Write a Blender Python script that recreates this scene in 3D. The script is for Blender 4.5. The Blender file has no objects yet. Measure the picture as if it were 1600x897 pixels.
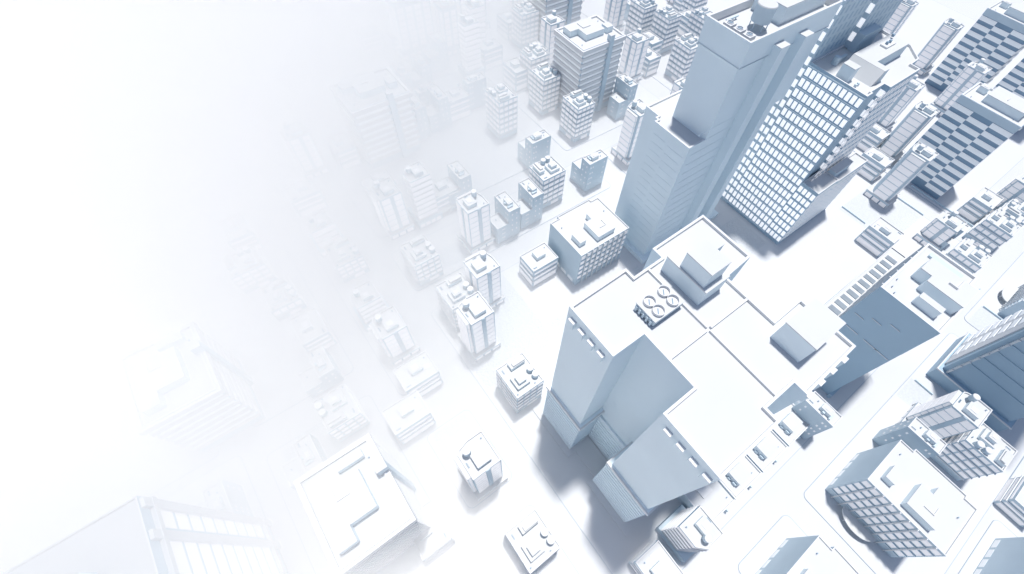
import bpy, math, random
from mathutils import Matrix, Vector
random.seed(7)
C = bpy.context.scene
COL = C.collection
U = 0.5                       # the city is measured in half metres
CAM = (0.0, 0.0, 300.0)       # camera stands above the origin of the street grid

# ------------------------------------------------------------------ materials
def mat(name, col, rough=0.7, metal=0.0, glow=None, power=0.0, var=0.0, scale=0.3, bump=0.0, bscale=2.0, spec=0.3):
    m = bpy.data.materials.new(name); m.use_nodes = True
    nt = m.node_tree; b = nt.nodes['Principled BSDF']
    b.inputs['Base Color'].default_value = (*col, 1)
    b.inputs['Roughness'].default_value = rough
    b.inputs['Metallic'].default_value = metal
    b.inputs['Specular IOR Level'].default_value = spec
    if glow:
        b.inputs['Emission Color'].default_value = (*glow, 1); b.inputs['Emission Strength'].default_value = power
    tc = nt.nodes.new('ShaderNodeTexCoord')
    if var:
        n = nt.nodes.new('ShaderNodeTexNoise'); n.inputs['Scale'].default_value = scale
        n.inputs['Detail'].default_value = 5
        nt.links.new(tc.outputs['Object'], n.inputs['Vector'])
        r = nt.nodes.new('ShaderNodeValToRGB')
        r.color_ramp.elements[0].position = .3; r.color_ramp.elements[1].position = .7
        r.color_ramp.elements[0].color = (*[c * (1 - var) for c in col], 1)
        r.color_ramp.elements[1].color = (*[min(1, c * (1 + var)) for c in col], 1)
        nt.links.new(n.outputs['Fac'], r.inputs['Fac'])
        nt.links.new(r.outputs['Color'], b.inputs['Base Color'])
    if bump:
        n2 = nt.nodes.new('ShaderNodeTexNoise'); n2.inputs['Scale'].default_value = bscale
        nt.links.new(tc.outputs['Object'], n2.inputs['Vector'])
        bp = nt.nodes.new('ShaderNodeBump'); bp.inputs['Strength'].default_value = bump
        bp.inputs['Distance'].default_value = 0.3
        nt.links.new(n2.outputs['Fac'], bp.inputs['Height'])
        nt.links.new(bp.outputs['Normal'], b.inputs['Normal'])
    return m

M = {
    'wall': mat('blue_grey_render', (.54, .635, .70), .75, var=.03, scale=.12),
    'tower': mat('glow_paled_cladding', (.72, .805, .85), .6, var=.025, scale=.05),  # wall tone paled, haze glow on the shaded sides put into the colour
    'slate': mat('darkened_cladding', (.37, .49, .585), .6, var=.03, scale=.05),  # wall tone darkened in the colour for sides without haze glow
    'grey': mat('grey_roof_glass', (.25, .29, .33), .35, var=.1, scale=.3),
    'dark': mat('slate_blue_panel', (.24, .345, .45), .5, var=.04, scale=.2),
    'roof': mat('white_roof_membrane', (.585, .60, .612), .7, var=.02, scale=.08),
    'trim': mat('white_painted_metal', (.66, .67, .685), .5),
    'glass': mat('brightened_window_glass', (.72, .71, .73), .25, glow=(1.0, .965, .97), power=.20),  # emission added to lift the panels, no lamps behind them
    'pane': mat('brightened_pane', (.85, .85, .87), .25, glow=(1.0, .99, 1.0), power=.45),  # glow put in so panes read white, plain reflections came out dark
    'strip': mat('brightened_strip_glass', (.78, .80, .82), .3, glow=(.97, .98, 1.0), power=.10),  # faint emission added to keep the shaded strips pale
    'ground': mat('white_asphalt', (.58, .595, .615), .85, var=.012, scale=.04),
    'pave': mat('white_pavement', (.595, .61, .63), .85, var=.012, scale=.06),
    'gravel': mat('pale_gravel', (.555, .58, .605), .95, var=.05, scale=1.6, bump=.6, bscale=1.4),
    'kerb': mat('grey_kerb_stone', (.40, .46, .52), .8),
}

# ------------------------------------------------------------------ mesh collecting
class MB:
    def __init__(s): s.v = []; s.f = []; s.smooth = False
    def add(s, vs, fs):
        o = len(s.v); s.v += vs; s.f += [tuple(i + o for i in f) for f in fs]; return s
    def box(s, x0, x1, y0, y1, z0, z1):
        if x0 > x1: x0, x1 = x1, x0
        if y0 > y1: y0, y1 = y1, y0
        vs = [(x, y, z) for z in (z0, z1) for x, y in ((x0, y0), (x1, y0), (x1, y1), (x0, y1))]
        return s.add(vs, [(3, 2, 1, 0), (4, 5, 6, 7), (0, 1, 5, 4), (1, 2, 6, 5), (2, 3, 7, 6), (3, 0, 4, 7)])
    def prism(s, p, z0, z1, bottom=True, top=True):
        n = len(p); vs = [(x, y, z0) for x, y in p] + [(x, y, z1) for x, y in p]
        fs = [(i, (i + 1) % n, n + (i + 1) % n, n + i) for i in range(n)]
        if bottom: fs.append(tuple(range(n))[::-1])
        if top: fs.append(tuple(range(n, 2 * n)))
        return s.add(vs, fs)
    def cyl(s, x, y, r, z0, z1, n=20, r2=None):
        r2 = r if r2 is None else r2
        vs = [(x + r * math.cos(a), y + r * math.sin(a), z0) for a in [2 * math.pi * i / n for i in range(n)]]
        vs += [(x + r2 * math.cos(a), y + r2 * math.sin(a), z1) for a in [2 * math.pi * i / n for i in range(n)]]
        fs = [(i, (i + 1) % n, n + (i + 1) % n, n + i) for i in range(n)] + [tuple(range(n))[::-1], tuple(range(n, 2 * n))]
        return s.add(vs, fs)
    def ring(s, x, y, ro, ri, z0, z1, n=24):
        vs = []
        for r, z in ((ro, z0), (ro, z1), (ri, z1), (ri, z0)):
            vs += [(x + r * math.cos(2 * math.pi * i / n), y + r * math.sin(2 * math.pi * i / n), z) for i in range(n)]
        fs = []
        for k in range(4):
            for i in range(n):
                a, b = k * n + i, k * n + (i + 1) % n; c, d = ((k + 1) % 4) * n + (i + 1) % n, ((k + 1) % 4) * n + i
                fs.append((a, b, c, d))
        return s.add(vs, fs)
    def mesh(s, name, m):
        me = bpy.data.meshes.new(name)
        me.from_pydata([(x * U, y * U, z * U) for x, y, z in s.v], [], s.f)
        me.materials.append(M[m]); me.update(); return me
    def build(s, name, m, parent=None):
        o = bpy.data.objects.new(name, s.mesh(name, m)); COL.objects.link(o)
        if parent: o.parent = parent
        return o

def box(*a): return MB().box(*a)
def rect(x0, y0, x1, y1): return [(x0, y0), (x1, y0), (x1, y1), (x0, y1)]

def inset(p, d):
    n = len(p); out = []
    for i in range(n):
        ax, ay = p[i - 1]; bx, by = p[i]; cx, cy = p[(i + 1) % n]
        d1 = Vector((bx - ax, by - ay)).normalized(); d2 = Vector((cx - bx, cy - by)).normalized()
        n1 = Vector((-d1.y, d1.x)); n2 = Vector((-d2.y, d2.x))
        k = 1 + n1.dot(n2)
        v = (n1 + n2) * (d / max(k, .2)); out.append((bx + v.x, by + v.y))
    return out

def empty(name):
    o = bpy.data.objects.new(name, None); COL.objects.link(o); o.empty_display_size = 1; return o

def tag(o, label=None, cat=None, group=None, kind=None):
    for k, v in (('label', label), ('category', cat), ('group', group), ('kind', kind)):
        if v: o[k] = v

NRM = {}                      # outward normals of facade parts (used to leave out the hidden sides)
def core(p, h, root, z0=0, ph=1.0, t=.55, m='wall', roofm='roof'):
    """outer walls with a parapet, and the roof deck inside it"""
    q = inset(p, t); n = len(p)
    wl = MB()
    wl.prism(p, z0, h, bottom=False, top=False)
    w = wl.build('wall', m, root)
    r = MB()
    r.add([(x, y, h - ph) for x, y in q], [tuple(range(n))])
    r.build('roof', roofm, root)
    k = MB()
    k.add([(x, y, h) for x, y in p] + [(x, y, h) for x, y in q], [(i, (i + 1) % n, n + (i + 1) % n, n + i) for i in range(n)])
    k.add([(x, y, h) for x, y in q] + [(x, y, h - ph) for x, y in q], [(i, (i + 1) % n, n + (i + 1) % n, n + i) for i in range(n)])
    k.build('parapet', 'trim', root)
    return w

FROT = {'S': 0, 'W': -90, 'N': 180, 'E': 90}
FN = {'S': (0, -1), 'W': (-1, 0), 'N': (0, 1), 'E': (1, 0)}
_pc = {}
def panel(root, face, R, u, z, w, h, m='glass', d=.3, name='window', back=.15):
    """a facade panel, w wide and h high, centred at u along the face and z up, standing d proud"""
    key = (round(w, 2), round(h, 2), m, d, back)
    if key not in _pc: _pc[key] = box(-w / 2, w / 2, -d, back, -h / 2, h / 2).mesh(name, m)
    x0, y0, x1, y1 = R
    P = {'S': (x0 + u, y0), 'W': (x0, y1 - u), 'N': (x1 - u, y1), 'E': (x1, y0 + u)}[face]
    o = bpy.data.objects.new(name, _pc[key]); COL.objects.link(o); o.parent = root
    o.location = (P[0] * U, P[1] * U, z * U); o.rotation_euler.z = math.radians(FROT[face])
    NRM[o] = FN[face]
    return o
def flen(face, R): return R[2] - R[0] if face in 'SN' else R[3] - R[1]

def ledge(root, R, z, t=.5, h=.7, name='floor_ledge', m='trim'):
    x0, y0, x1, y1 = R
    p = rect(x0 - t, y0 - t, x1 + t, y1 + t); q = rect(x0, y0, x1, y1)
    b = MB(); n = 4
    vs = [(x, y, z) for x, y in p] + [(x, y, z + h) for x, y in p] + [(x, y, z + h) for x, y in q] + [(x, y, z) for x, y in q]
    fs = []
    for i in range(4):
        j = (i + 1) % 4
        fs += [(i, j, 4 + j, 4 + i), (4 + i, 4 + j, 8 + j, 8 + i), (12 + i, 12 + j, j, i)]
    b.add(vs, fs)
    return b.build(name, m, root)

def tank(root, x, y, r, z, h, legs=0.0):
    t = MB().cyl(x, y, r, z + legs, z + legs + h)
    o = t.build('water_tank', 'wall', root)
    MB().cyl(x, y, r + .12, z + legs + h, z + legs + h + .35, r2=r * .9).build('lid', 'trim', o)
    if legs:
        for a in range(4):
            dx, dy = .75 * r * math.cos(a * math.pi / 2 + .8), .75 * r * math.sin(a * math.pi / 2 + .8)
            box(x + dx - .12, x + dx + .12, y + dy - .12, y + dy + .12, z, z + legs).build('leg', 'wall', o)
    return o

def housing(root, x0, x1, y0, y1, z, h, lid=True, name='roof_housing'):
    o = MB().prism(rect(x0, y0, x1, y1), z, z + h, bottom=False, top=False).build(name, 'tower', root)
    box(x0 - .12, x1 + .12, y0 - .12, y1 + .12, z + h, z + h + .22).build('deck', 'roof', o)
    if lid:
        w, d = (x1 - x0), (y1 - y0)
        box(x0 + .22 * w, x0 + .72 * w, y0 + .2 * d, y0 + .7 * d, z + h + .22, z + h + .5).build('hatch', 'trim', o)
    return o

def vents(root, pts, z):
    for x, y in pts:
        b = MB().cyl(x, y, .28, z, z + .9, 8); b.box(x - .4, x + .4, y - .25, y + .25, z + .9, z + 1.15)
        b.build('vent', 'dark', root)
def antenna(root, x, y, z, along='x'):
    b = MB()
    for i in range(4):
        if along == 'x': b.box(x + i * .8, x + i * .8 + .25, y, y + .7, z, z + .5)
        else: b.box(x, x + .7, y + i * .8, y + i * .8 + .25, z, z + .5)
    b.box(x - .1, x + (2.8 if along == 'x' else .15), y - .1, y + (2.8 if along == 'y' else .15), z, z + .35)
    b.build('pipe_rack', 'dark', root)

# ------------------------------------------------------------------ building kinds (local origin = plan centre)
def slim_tower(h):
    r = empty('slim_tower'); ox, oy = -8.5, -9.4
    P = [(0, 0), (17, 0), (17, 18.8), (7.5, 18.8), (1.5, 17), (0, 15.5)]
    P = [(x + ox, y + oy) for x, y in P]; R = (ox, oy, ox + 17, oy + 18.8)
    core(P, h, r)
    pod = MB(); PR = (ox - 2.6, oy - 2.8, ox + 19, oy + 21)
    o = MB().prism(rect(*PR), 4.9, 6.5).build('podium', 'wall', r)
    MB().prism(rect(PR[0] + .7, PR[1] + .7, PR[2] - .7, PR[3] - .7), 0, 4.9, top=False).build('base', 'dark', o)
    box(PR[0] + .5, PR[2] - .5, PR[1] + .5, PR[3] - .5, 6.5, 6.62).build('deck', 'roof', o)
    k = MB(); q = inset(rect(*PR), .4); p = rect(*PR)
    k.add([(x, y, 7.0) for x, y in p] + [(x, y, 7.0) for x, y in q] + [(x, y, 6.5) for x, y in p] + [(x, y, 6.5) for x, y in q],
          [(i, (i + 1) % 4, 4 + (i + 1) % 4, 4 + i) for i in range(4)] + [(8 + i, 8 + (i + 1) % 4, (i + 1) % 4, i) for i in range(4)] + [(4 + i, 4 + (i + 1) % 4, 12 + (i + 1) % 4, 12 + i) for i in range(4)])
    k.build('railing', 'trim', o)
    PG = (PR[0] + .7, PR[1] + .7, PR[2] - .7, PR[3] - .7)
    for f in 'SWNE':
        L = flen(f, PG)
        for i in range(3): panel(r, f, PG, L * (i + .5) / 3, 2.5, L / 3 - 1.2, 3.8, 'glass', .12, 'shop_window')
    for x, y in ((PR[0] + .3, PR[1] + .3), (PR[2] - .3, PR[1] + .3), (PR[0] + .3, PR[3] - .3)):
        box(x - .25, x + .25, y - .25, y + .25, 0, 4.9).build('post', 'trim', r)
    nf = max(2, int(round((h - 8.5) / 5.8))); pit = (h - 8.3) / nf
    for f in 'SEN':
        L = flen(f, R)
        cols = ((.03, .43), (.61, .96)) if f != 'N' else ((.03, .43),)
        for a, b in cols:
            for i in range(nf):
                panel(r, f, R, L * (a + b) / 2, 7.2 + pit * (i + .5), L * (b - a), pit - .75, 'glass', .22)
        box_ = {'S': (R[0] + L * .45, R[0] + L * .59, R[1] - .45, R[1]), 'E': (R[2], R[2] + .45, R[1] + L * .45, R[1] + L * .59),
                'N': (R[0] + L * .45, R[0] + L * .59, R[3], R[3] + .02)}[f]
        if f != 'N': box(*box_, 6.5, h - .4).build('pilaster', 'wall', r)
    # the projecting bay on the west face
    bay = MB().prism(rect(ox - 2.2, oy + 2.3, ox - .01, oy + 15), 6.5, h - 1.6).build('bay', 'wall', r)
    BR = (ox - 2.2, oy + 2.3, ox, oy + 15)
    box(ox - 2.4, ox - .02, oy + 2.1, oy + 15.2, h - 1.6, h - 1.2).build('bay_roof', 'roof', r)
    for i in range(nf):
        panel(r, 'W', BR, 6.35, 7.2 + pit * (i + .5) - .4, 12.3, pit - .8, 'glass', .25)
        panel(r, 'N', BR, 1.1, 7.2 + pit * (i + .5) - .4, 1.5, pit - .8, 'glass', .2)
        panel(r, 'S', BR, 1.1, 7.2 + pit * (i + .5) - .4, 1.5, pit - .8, 'glass', .2)
    z = h - 1
    housing(r, ox + 5, ox + 13, oy + 3, oy + 10.5, z, 3.4)
    tank(r, ox + 4.6, oy + 13.2, 2.1, z, 4.0, 2.2)
    vents(r, ((ox + 14.5, oy + 15.5),), z); antenna(r, ox + 1.3, oy + 6.5, z, 'y')
    return r, (17, 18.8)

def banded_tower(h):
    r = empty('banded_tower'); ox, oy = -8.5, -8.5
    P = [(0, 0), (17, 0), (17, 17), (5, 17), (0, 12)]
    P = [(x + ox, y + oy) for x, y in P]; R = (ox, oy, ox + 17, oy + 17)
    core(P, h, r)
    PR = (ox - 2.5, oy - 3, ox + 19.5, oy + 18)
    o = MB().prism(rect(*PR), 0, 6.5).build('podium', 'wall', r)
    for i in range(4): panel(r, 'S', PR, 3 + 5 * i, 2.6, 4, 3.6, 'glass', .1, 'shop_window')
    nf = max(2, int(round((h - 8) / 5.4))); pit = (h - 7.5) / nf
    q = inset(P, -.6)
    for i in range(nf):
        z = 7 + pit * i
        MB().prism(inset(P, -.75), z, z + .6).build('floor_ledge', 'trim', r)
        b = MB(); pp = inset(P, -.2)
        for a in ((2, 3), (3, 4), (4, 0), (0, 1)):
            (ax, ay), (bx, by) = pp[a[0]], pp[a[1]]
            b.add([(ax, ay, z + .9), (bx, by, z + .9), (bx, by, z + pit - .3), (ax, ay, z + pit - .3)], [(0, 1, 2, 3)])
        b.build('window', 'glass', r)
    z = h - 1
    housing(r, ox + 6, ox + 13, oy + 3, oy + 9.5, z, 3.4)
    tank(r, ox + 4.5, oy + 10, 2.0, z, 3.8, 1.8)
    vents(r, ((ox + 14.5, oy + 14),), z); antenna(r, ox + 8, oy + 1.2, z)
    return r, (17, 17)

def ledged_block(h):
    r = empty('ledged_block'); X, Y = 20.5, 23.5; ox, oy = -X / 2, -Y / 2
    R = (ox, oy, ox + X, oy + Y)
    core(rect(*R), h, r)
    nf = max(1, int(round((h - 6.5) / 5.7))); pit = (h - 6.3) / nf
    for i in range(nf):
        z = 5.6 + pit * i
        ledge(r, R, z, .55, .6)
        for f in 'SWNE':
            L = flen(f, R)
            for k in range(4):
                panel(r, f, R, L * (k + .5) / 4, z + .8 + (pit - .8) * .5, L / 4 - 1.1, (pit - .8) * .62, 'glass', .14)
    for f in 'SW':
        panel(r, f, R, flen(f, R) * .62, 2.6, 8, 3.2, 'glass', .2, 'shop_window')
    z = h - 1
    o = housing(r, ox + 3.5, ox + 12.7, oy + 4, oy + 13, z, 2.6, False, 'roof_plinth')
    housing(r, ox + 5.6, ox + 10.9, oy + 5.8, oy + 11.0, z + 2.8, 2.6, True)
    o = housing(r, ox + 7.5, ox + 17.8, oy + 17, oy + 21.8, z, 3.2, False)
    box(ox + 9.2, ox + 17.9, oy + 17.4, oy + 20.2, z + 3.4, z + 4.6).build('cap', 'roof', o)
    tank(r, ox + 17.6, oy + 10.9, 2.1, z, 3.9); tank(r, ox + 18.0, oy + 5.9, 2.1, z, 3.9)
    vents(r, ((ox + 1.8, oy + 2), (ox + 15, oy + 2)), z); antenna(r, ox + 2.4, oy + 18, z, 'y')
    return r, (X, Y)

def low_block(h, awning=0):
    r = empty('low_block'); X, Y = 23.8, 18; ox, oy = -X / 2, -Y / 2
    R = (ox, oy, ox + X, oy + Y)
    core(rect(*R), h, r)
    hs = h / 21.5
    for f in 'SWNE':
        L = flen(f, R)
        for zc, wh in ((3.6, 5.2), (10.6, 2.4), (17, 2.2)):
            panel(r, f, R, L / 2, zc * hs, L - 2.2, wh * hs, 'glass', .12)
    for z in (7.4, 13.4): ledge(r, R, z * hs, .55, .6)
    if awning:
        a = box(ox - 1, ox + X + 1, oy - 4, oy - .02, 6.2, 6.9).build('awning', 'roof', r)
        for i in range(3): box(ox + 1 + i * 10.5, ox + 1.7 + i * 10.5, oy - 3.6, oy - 2.9, 0, 6.2).build('post', 'trim', r)
    z = h - 1
    housing(r, ox + 8.5, ox + 16.5, oy + 7, oy + 14, z, 3.6)
    b = box(ox + 17.5, ox + 21, oy + 6, oy + 9.5, z, z + .35).build('skylight', 'trim', r)
    vents(r, ((ox + 20.5, oy + 14),), z); antenna(r, ox + 2, oy + 2.2, z)
    return r, (X, Y)

def plain_block(h, low=1):
    r = empty('plain_block'); X, Y = 21, 10.6; ox, oy = -X / 2, -Y / 2
    R = (ox, oy, ox + X, oy + Y)
    core(rect(*R), h, r)
    for i in range(4):
        z = h - 5 - i * 6.2
        if z < 3: break
        for u in (2.2, 4.6, 17.6):
            panel(r, 'S', R, u, z, 1.0, 1.7, 'glass', .08); panel(r, 'N', R, X - u, z, 1.0, 1.7, 'glass', .08)
        for u in (3.0, 7.4):
            panel(r, 'W', R, u, z, 1.0, 1.7, 'glass', .08); panel(r, 'E', R, u, z, 1.0, 1.7, 'glass', .08)
    z = h - 1
    o = housing(r, ox + 5.5, ox + 12.5, oy + 3, oy + 7.6, z, 3.2)
    box(ox + 4, ox + 5.4, oy + 4.2, oy + 8.8, z, z + 1.6).build('duct', 'wall', o)
    box(ox + 8.5, ox + 10.2, oy + 7.7, oy + 9, z, z + 2.2).build('duct', 'wall', o)
    vents(r, ((ox + 15.5, oy + 4),), z); antenna(r, ox + 16.6, oy + 7.5, z)
    if low:
        hl = h * .6
        P = rect(ox + .01, oy + Y + .02, ox + 14.6, oy + Y + 11.5)
        w = MB().prism(P, 0, hl, bottom=False, top=False).build('annex', 'wall', r)
        q = inset(P, .5)
        MB().add([(x, y, hl - .8) for x, y in q], [(0, 1, 2, 3)]).build('roof', 'roof', w)
        MB().add([(x, y, hl) for x, y in P] + [(x, y, hl) for x, y in q] + [(x, y, hl - .8) for x, y in q],
                 [(i, (i + 1) % 4, 4 + (i + 1) % 4, 4 + i) for i in range(4)] + [(4 + i, 4 + (i + 1) % 4, 8 + (i + 1) % 4, 8 + i) for i in range(4)]).build('parapet', 'trim', w)
        RL = (P[0][0], P[0][1], P[2][0], P[2][1])
        for i in range(3):
            panel(r, 'W', RL, 6, hl - 4 - i * 5, 3.2, .8, 'glass', .08); panel(r, 'N', RL, 7, hl - 4 - i * 5, 3.2, .8, 'glass', .08)
        vents(r, ((ox + 9, oy + Y + 7),), hl - .8)
    return r, (X, Y)

def banded_block(h, X=50, Y=42, shaft='S'):
    r = empty('banded_block'); ox, oy = -X / 2, -Y / 2; R = (ox, oy, ox + X, oy + Y)
    core(rect(*R), h, r, ph=1.4, t=1.0)
    nf = max(4, int(round((h - 12) / 5.9))); pit = (h - 12.5) / nf
    for i in range(nf):
        z = 7.5 + pit * i
        ledge(r, R, z, .8, 3.0, 'spandrel', 'trim')
        full, cut = ((.02, .98),), ((.02, .58), (.74, .98))
        for f, segs in (('S', cut if shaft == 'S' else full), ('W', full), ('E', full if shaft == 'S' else cut)):
            L = flen(f, R)
            for a, b in segs:
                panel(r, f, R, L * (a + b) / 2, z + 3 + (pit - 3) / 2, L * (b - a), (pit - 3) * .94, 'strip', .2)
    ledge(r, R, h - 4.6, 1.6, 4.0, 'cornice', 'trim')
    if shaft == 'S': a = (ox + X * .61, ox + X * .71, oy - 2.2, oy + 2.5)
    else: a = (ox + X - 3, ox + X + 2.2, oy + Y * .56, oy + Y * .66)
    box(*a, 0, h + 5).build('service_shaft', 'wall', r)
    box(a[0] - .1, a[1] + .1, a[2] - .1, a[3] + .1, h + 5, h + 5.3).build('shaft_cap', 'roof', r)
    z = h - 1.4
    P = [(.07, .60), (.26, .60), (.26, .30), (.70, .30), (.70, .86), (.55, .86), (.07, .86)]
    if shaft == 'E': P = [(.12, .12), (.36, .12), (.36, .29), (.73, .29), (.73, .74), (.12, .74)]
    P = [(ox + a * X, oy + b * Y) for a, b in P]
    o = MB().prism(P, z, z + 5.4, bottom=False, top=False).build('penthouse', 'tower', r)
    MB().prism(inset(P, -.15), z + 5.4, z + 5.7).build('deck', 'roof', o)
    box(ox + .34 * X, ox + .34 * X + .5, oy + .55 * Y, oy + .78 * Y, z + 5.7, z + 6.5).build('upstand', 'trim', o)
    box(ox + .34 * X + .5, ox + .52 * X, oy + .55 * Y, oy + .55 * Y + .5, z + 5.7, z + 6.5).build('upstand', 'trim', o)
    if shaft == 'S': housing(r, ox + .77 * X, ox + .92 * X, oy + .3 * Y, oy + .5 * Y, z, 5.2, False)
    else: housing(r, ox + .5 * X, ox + .86 * X, oy + .83 * Y, oy + .93 * Y, z, 3.6, False)
    vents(r, ((ox + .9 * X, oy + .8 * Y), (ox + .1 * X, oy + .2 * Y)), z)
    return r, (X, Y)

def columned_office(h, canopy=1):
    r = empty('columned_office'); X, Y = 37.3, 47.5; ox, oy = -X / 2, -Y / 2; R = (ox, oy, ox + X, oy + Y)
    P = [(ox, oy), (ox + X, oy), (ox + X, oy + 7), (ox + X + 2.3, oy + 7.2), (ox + X + 2.3, oy + 39), (ox + X, oy + 39.2), (ox + X, oy + Y), (ox, oy + Y)]
    core(P, h, r)
    nf = 5; pit = (h - 8) / nf
    n = 9
    for i in range(nf):
        z = 7 + pit * i
        for k in range(n):
            panel(r, 'W', R, Y * (k + .5) / n, z + pit * .52, Y / n - 1.5, pit * .66, 'glass', .05)
        box(ox - .55, ox - .02, oy + .4, oy + Y - .4, z - .3, z + .3).build('floor_ledge', 'wall', r)
    for k in range(1, n):
        y = oy + Y * k / n
        MB().cyl(ox - .9, y, .42, 0, h + .4, 8).build('column', 'trim', r)
    for i in range(4):
        for k in range(3):
            panel(r, 'N', R, 8 + k * 9.5 + (i % 2) * 1.5, h - 6.5 - i * 7.5, 2.0, 2.6, 'glass', -.02, 'window', .5)
    for k in range(4):
        panel(r, 'N', R, 5 + k * 8.5, 3.0, 6.5, 3.6, 'strip', .1, 'shop_window')
    # round entrance canopy, a shallow segment
    cy, cr, dep = oy + 24, 11.5, 8
    pts = [(ox - 1.4, cy + cr)] + [(ox - 1.4 - dep * math.cos(a), cy + cr * math.sin(a)) for a in [math.pi / 2 - math.pi * i / 22 for i in range(1, 22)]] + [(ox - 1.4, cy - cr)]
    if canopy: MB().prism(pts, 4.4, 5.0).build('canopy', 'roof', r)
    for s in (-1, 1) if canopy else (): MB().cyl(ox - 6.5, cy + s * 6, .35, 0, 4.4, 8).build('post', 'trim', r)
    z = h - 1
    P2 = [(ox + 4, oy + 12), (ox + 26.5, oy + 12), (ox + 26.5, oy + 21.5), (ox + 20.5, oy + 21.6), (ox + 20.5, oy + 28.5), (ox + 4, oy + 28.5)]
    o = MB().prism(P2, z, z + 5, bottom=False, top=False).build('penthouse', 'tower', r)
    MB().prism(inset(P2, -.12), z + 5, z + 5.25).build('deck', 'roof', o)
    box(ox + 10, ox + 10.5, oy + 16, oy + 22, z + 5.25, z + 6).build('upstand', 'trim', o)
    box(ox + 10.5, ox + 15.5, oy + 16, oy + 16.5, z + 5.25, z + 6).build('upstand', 'trim', o)
    housing(r, ox + 7.5, ox + 17.5, oy + 37.4, oy + 43, z, 4.5, False)
    vents(r, ((ox + 29, oy + 43), (ox + 24, oy + 5)), z)
    return r, (X, Y)

def terrace_building(h, plain=0):
    r = empty('terrace_building'); X, Y = 25.4, 30; ox, oy = -X / 2, -Y / 2; R = (ox, oy, ox + X, oy + Y)
    core(rect(*R), h, r, ph=1.2, t=.7)
    z = h - 1.2
    if plain:
        box(ox + 8, ox + 16, oy + 12, oy + 18, z, z + 1.2).build('skylight', 'trim', r)
    else:
        o = housing(r, ox + 6.5, ox + 17, oy + 4.8, oy + 13.4, z, 5.4, False)
        box(ox + 5.3, ox + 6.4, oy + 5.4, oy + 7.9, z, z + 2.6).build('duct', 'wall', o)
        box(ox + 5.5, ox + 6.4, oy + 9.6, oy + 11.6, z, z + 1.8).build('duct', 'wall', o)
    box(ox + 18.5, ox + 19.3, oy - 3.6, oy - .02, 0, 5).build('yard_wall', 'wall', r)
    vents(r, ((ox + 20, oy + 4), (ox + 4, oy + 22)), z)
    for k in range(4): panel(r, 'S', R, 3.5 + k * 6, 9, 3, 3.2, 'glass', .1)
    return r, (X, Y)

def chequered_slab(h):
    r = empty('chequered_slab'); X, Y = 34, 50; ox, oy = -X / 2, -Y / 2; R = (ox, oy, ox + X, oy + Y)
    P = [(ox, oy), (ox + X, oy), (ox + X, oy + Y), (ox, oy + Y), (ox, oy + 33.3), (ox + 7.5, oy + 33.3), (ox + 7.5, oy + 16.7), (ox, oy + 16.7)]
    P = rect(*R)
    core(P, h, r, ph=1.6, t=1.2, m='dark')
    ledge(r, R, h - 6.5, .35, 6.3, 'cornice', 'wall')
    nf = 10; pit = (h - 9) / nf
    for c in range(3):
        for i in range(nf):
            z = 5.5 + pit * i + (pit * .5 if c == 1 else 0)
            if z + pit * .55 > h - 6.6: continue
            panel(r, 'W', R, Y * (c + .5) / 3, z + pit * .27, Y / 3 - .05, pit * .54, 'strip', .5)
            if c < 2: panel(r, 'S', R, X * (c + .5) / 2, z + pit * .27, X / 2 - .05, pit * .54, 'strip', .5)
    z = h - 1.6
    o = MB().prism(rect(ox + 9, oy + 5, ox + 30, oy + 36), z, z + 6.5, bottom=False, top=False).build('penthouse', 'tower', r)
    box(ox + 8.8, ox + 30.2, oy + 4.8, oy + 36.2, z + 6.5, z + 6.9).build('deck', 'roof', o)
    box(ox + 14, ox + 20, oy + 22, oy + 22.5, z + 6.9, z + 7.8).build('upstand', 'trim', o)
    housing(r, ox + 20, ox + 27, oy + 39, oy + 46, z, 5, True)
    for k in range(3):
        box(ox + 1.6, ox + 3.2, oy + 1.5 + k * 16.4, oy + 15 + k * 16.4, z, z + 1.1).build('roof_rail', 'trim', r)
    vents(r, ((ox + 6, oy + 44), (ox + 7, oy + 8)), z)
    return r, (X, Y)

KIND = {'slim': slim_tower, 'banded': banded_tower, 'mid': ledged_block, 'low': low_block, 'plain': plain_block,
        'banded_block': banded_block, 'columned': columned_office, 'terrace': terrace_building, 'chequered': chequered_slab}
CATG = {'slim': ('tower', 'slim towers with chamfered roofs'), 'banded': ('tower', 'towers with faceted banded fronts'),
        'mid': ('block', 'ledged blocks with roof tanks'), 'low': ('low block', 'low three storey banded blocks'),
        'plain': ('block', 'plain two part blocks'), 'banded_block': ('office', 'big banded office blocks'),
        'columned': ('office', 'flat columned offices'), 'terrace': ('building', 'terrace roofs below the central skyscraper'),
        'chequered': ('tower', 'chequered slab towers')}

def faces_camera(child, root_loc, rz):
    n = NRM.get(child)
    if n is None: return True
    c, s = math.cos(rz), math.sin(rz)
    wn = (n[0] * c - n[1] * s, n[0] * s + n[1] * c)
    l = child.location
    wp = (root_loc[0] + l.x * c - l.y * s, root_loc[1] + l.x * s + l.y * c)
    dx, dy = CAM[0] * U - wp[0], CAM[1] * U - wp[1]
    return wn[0] * dx + wn[1] * dy > -6.0     # sides turned well away are never seen

def copy_tree(o, parent, loc=None, rz=0):
    c = o.copy(); COL.objects.link(c); c.parent = parent
    for ch in o.children:
        if parent is None and not faces_camera(ch, loc, rz): continue
        copy_tree(ch, c)
    return c

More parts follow.
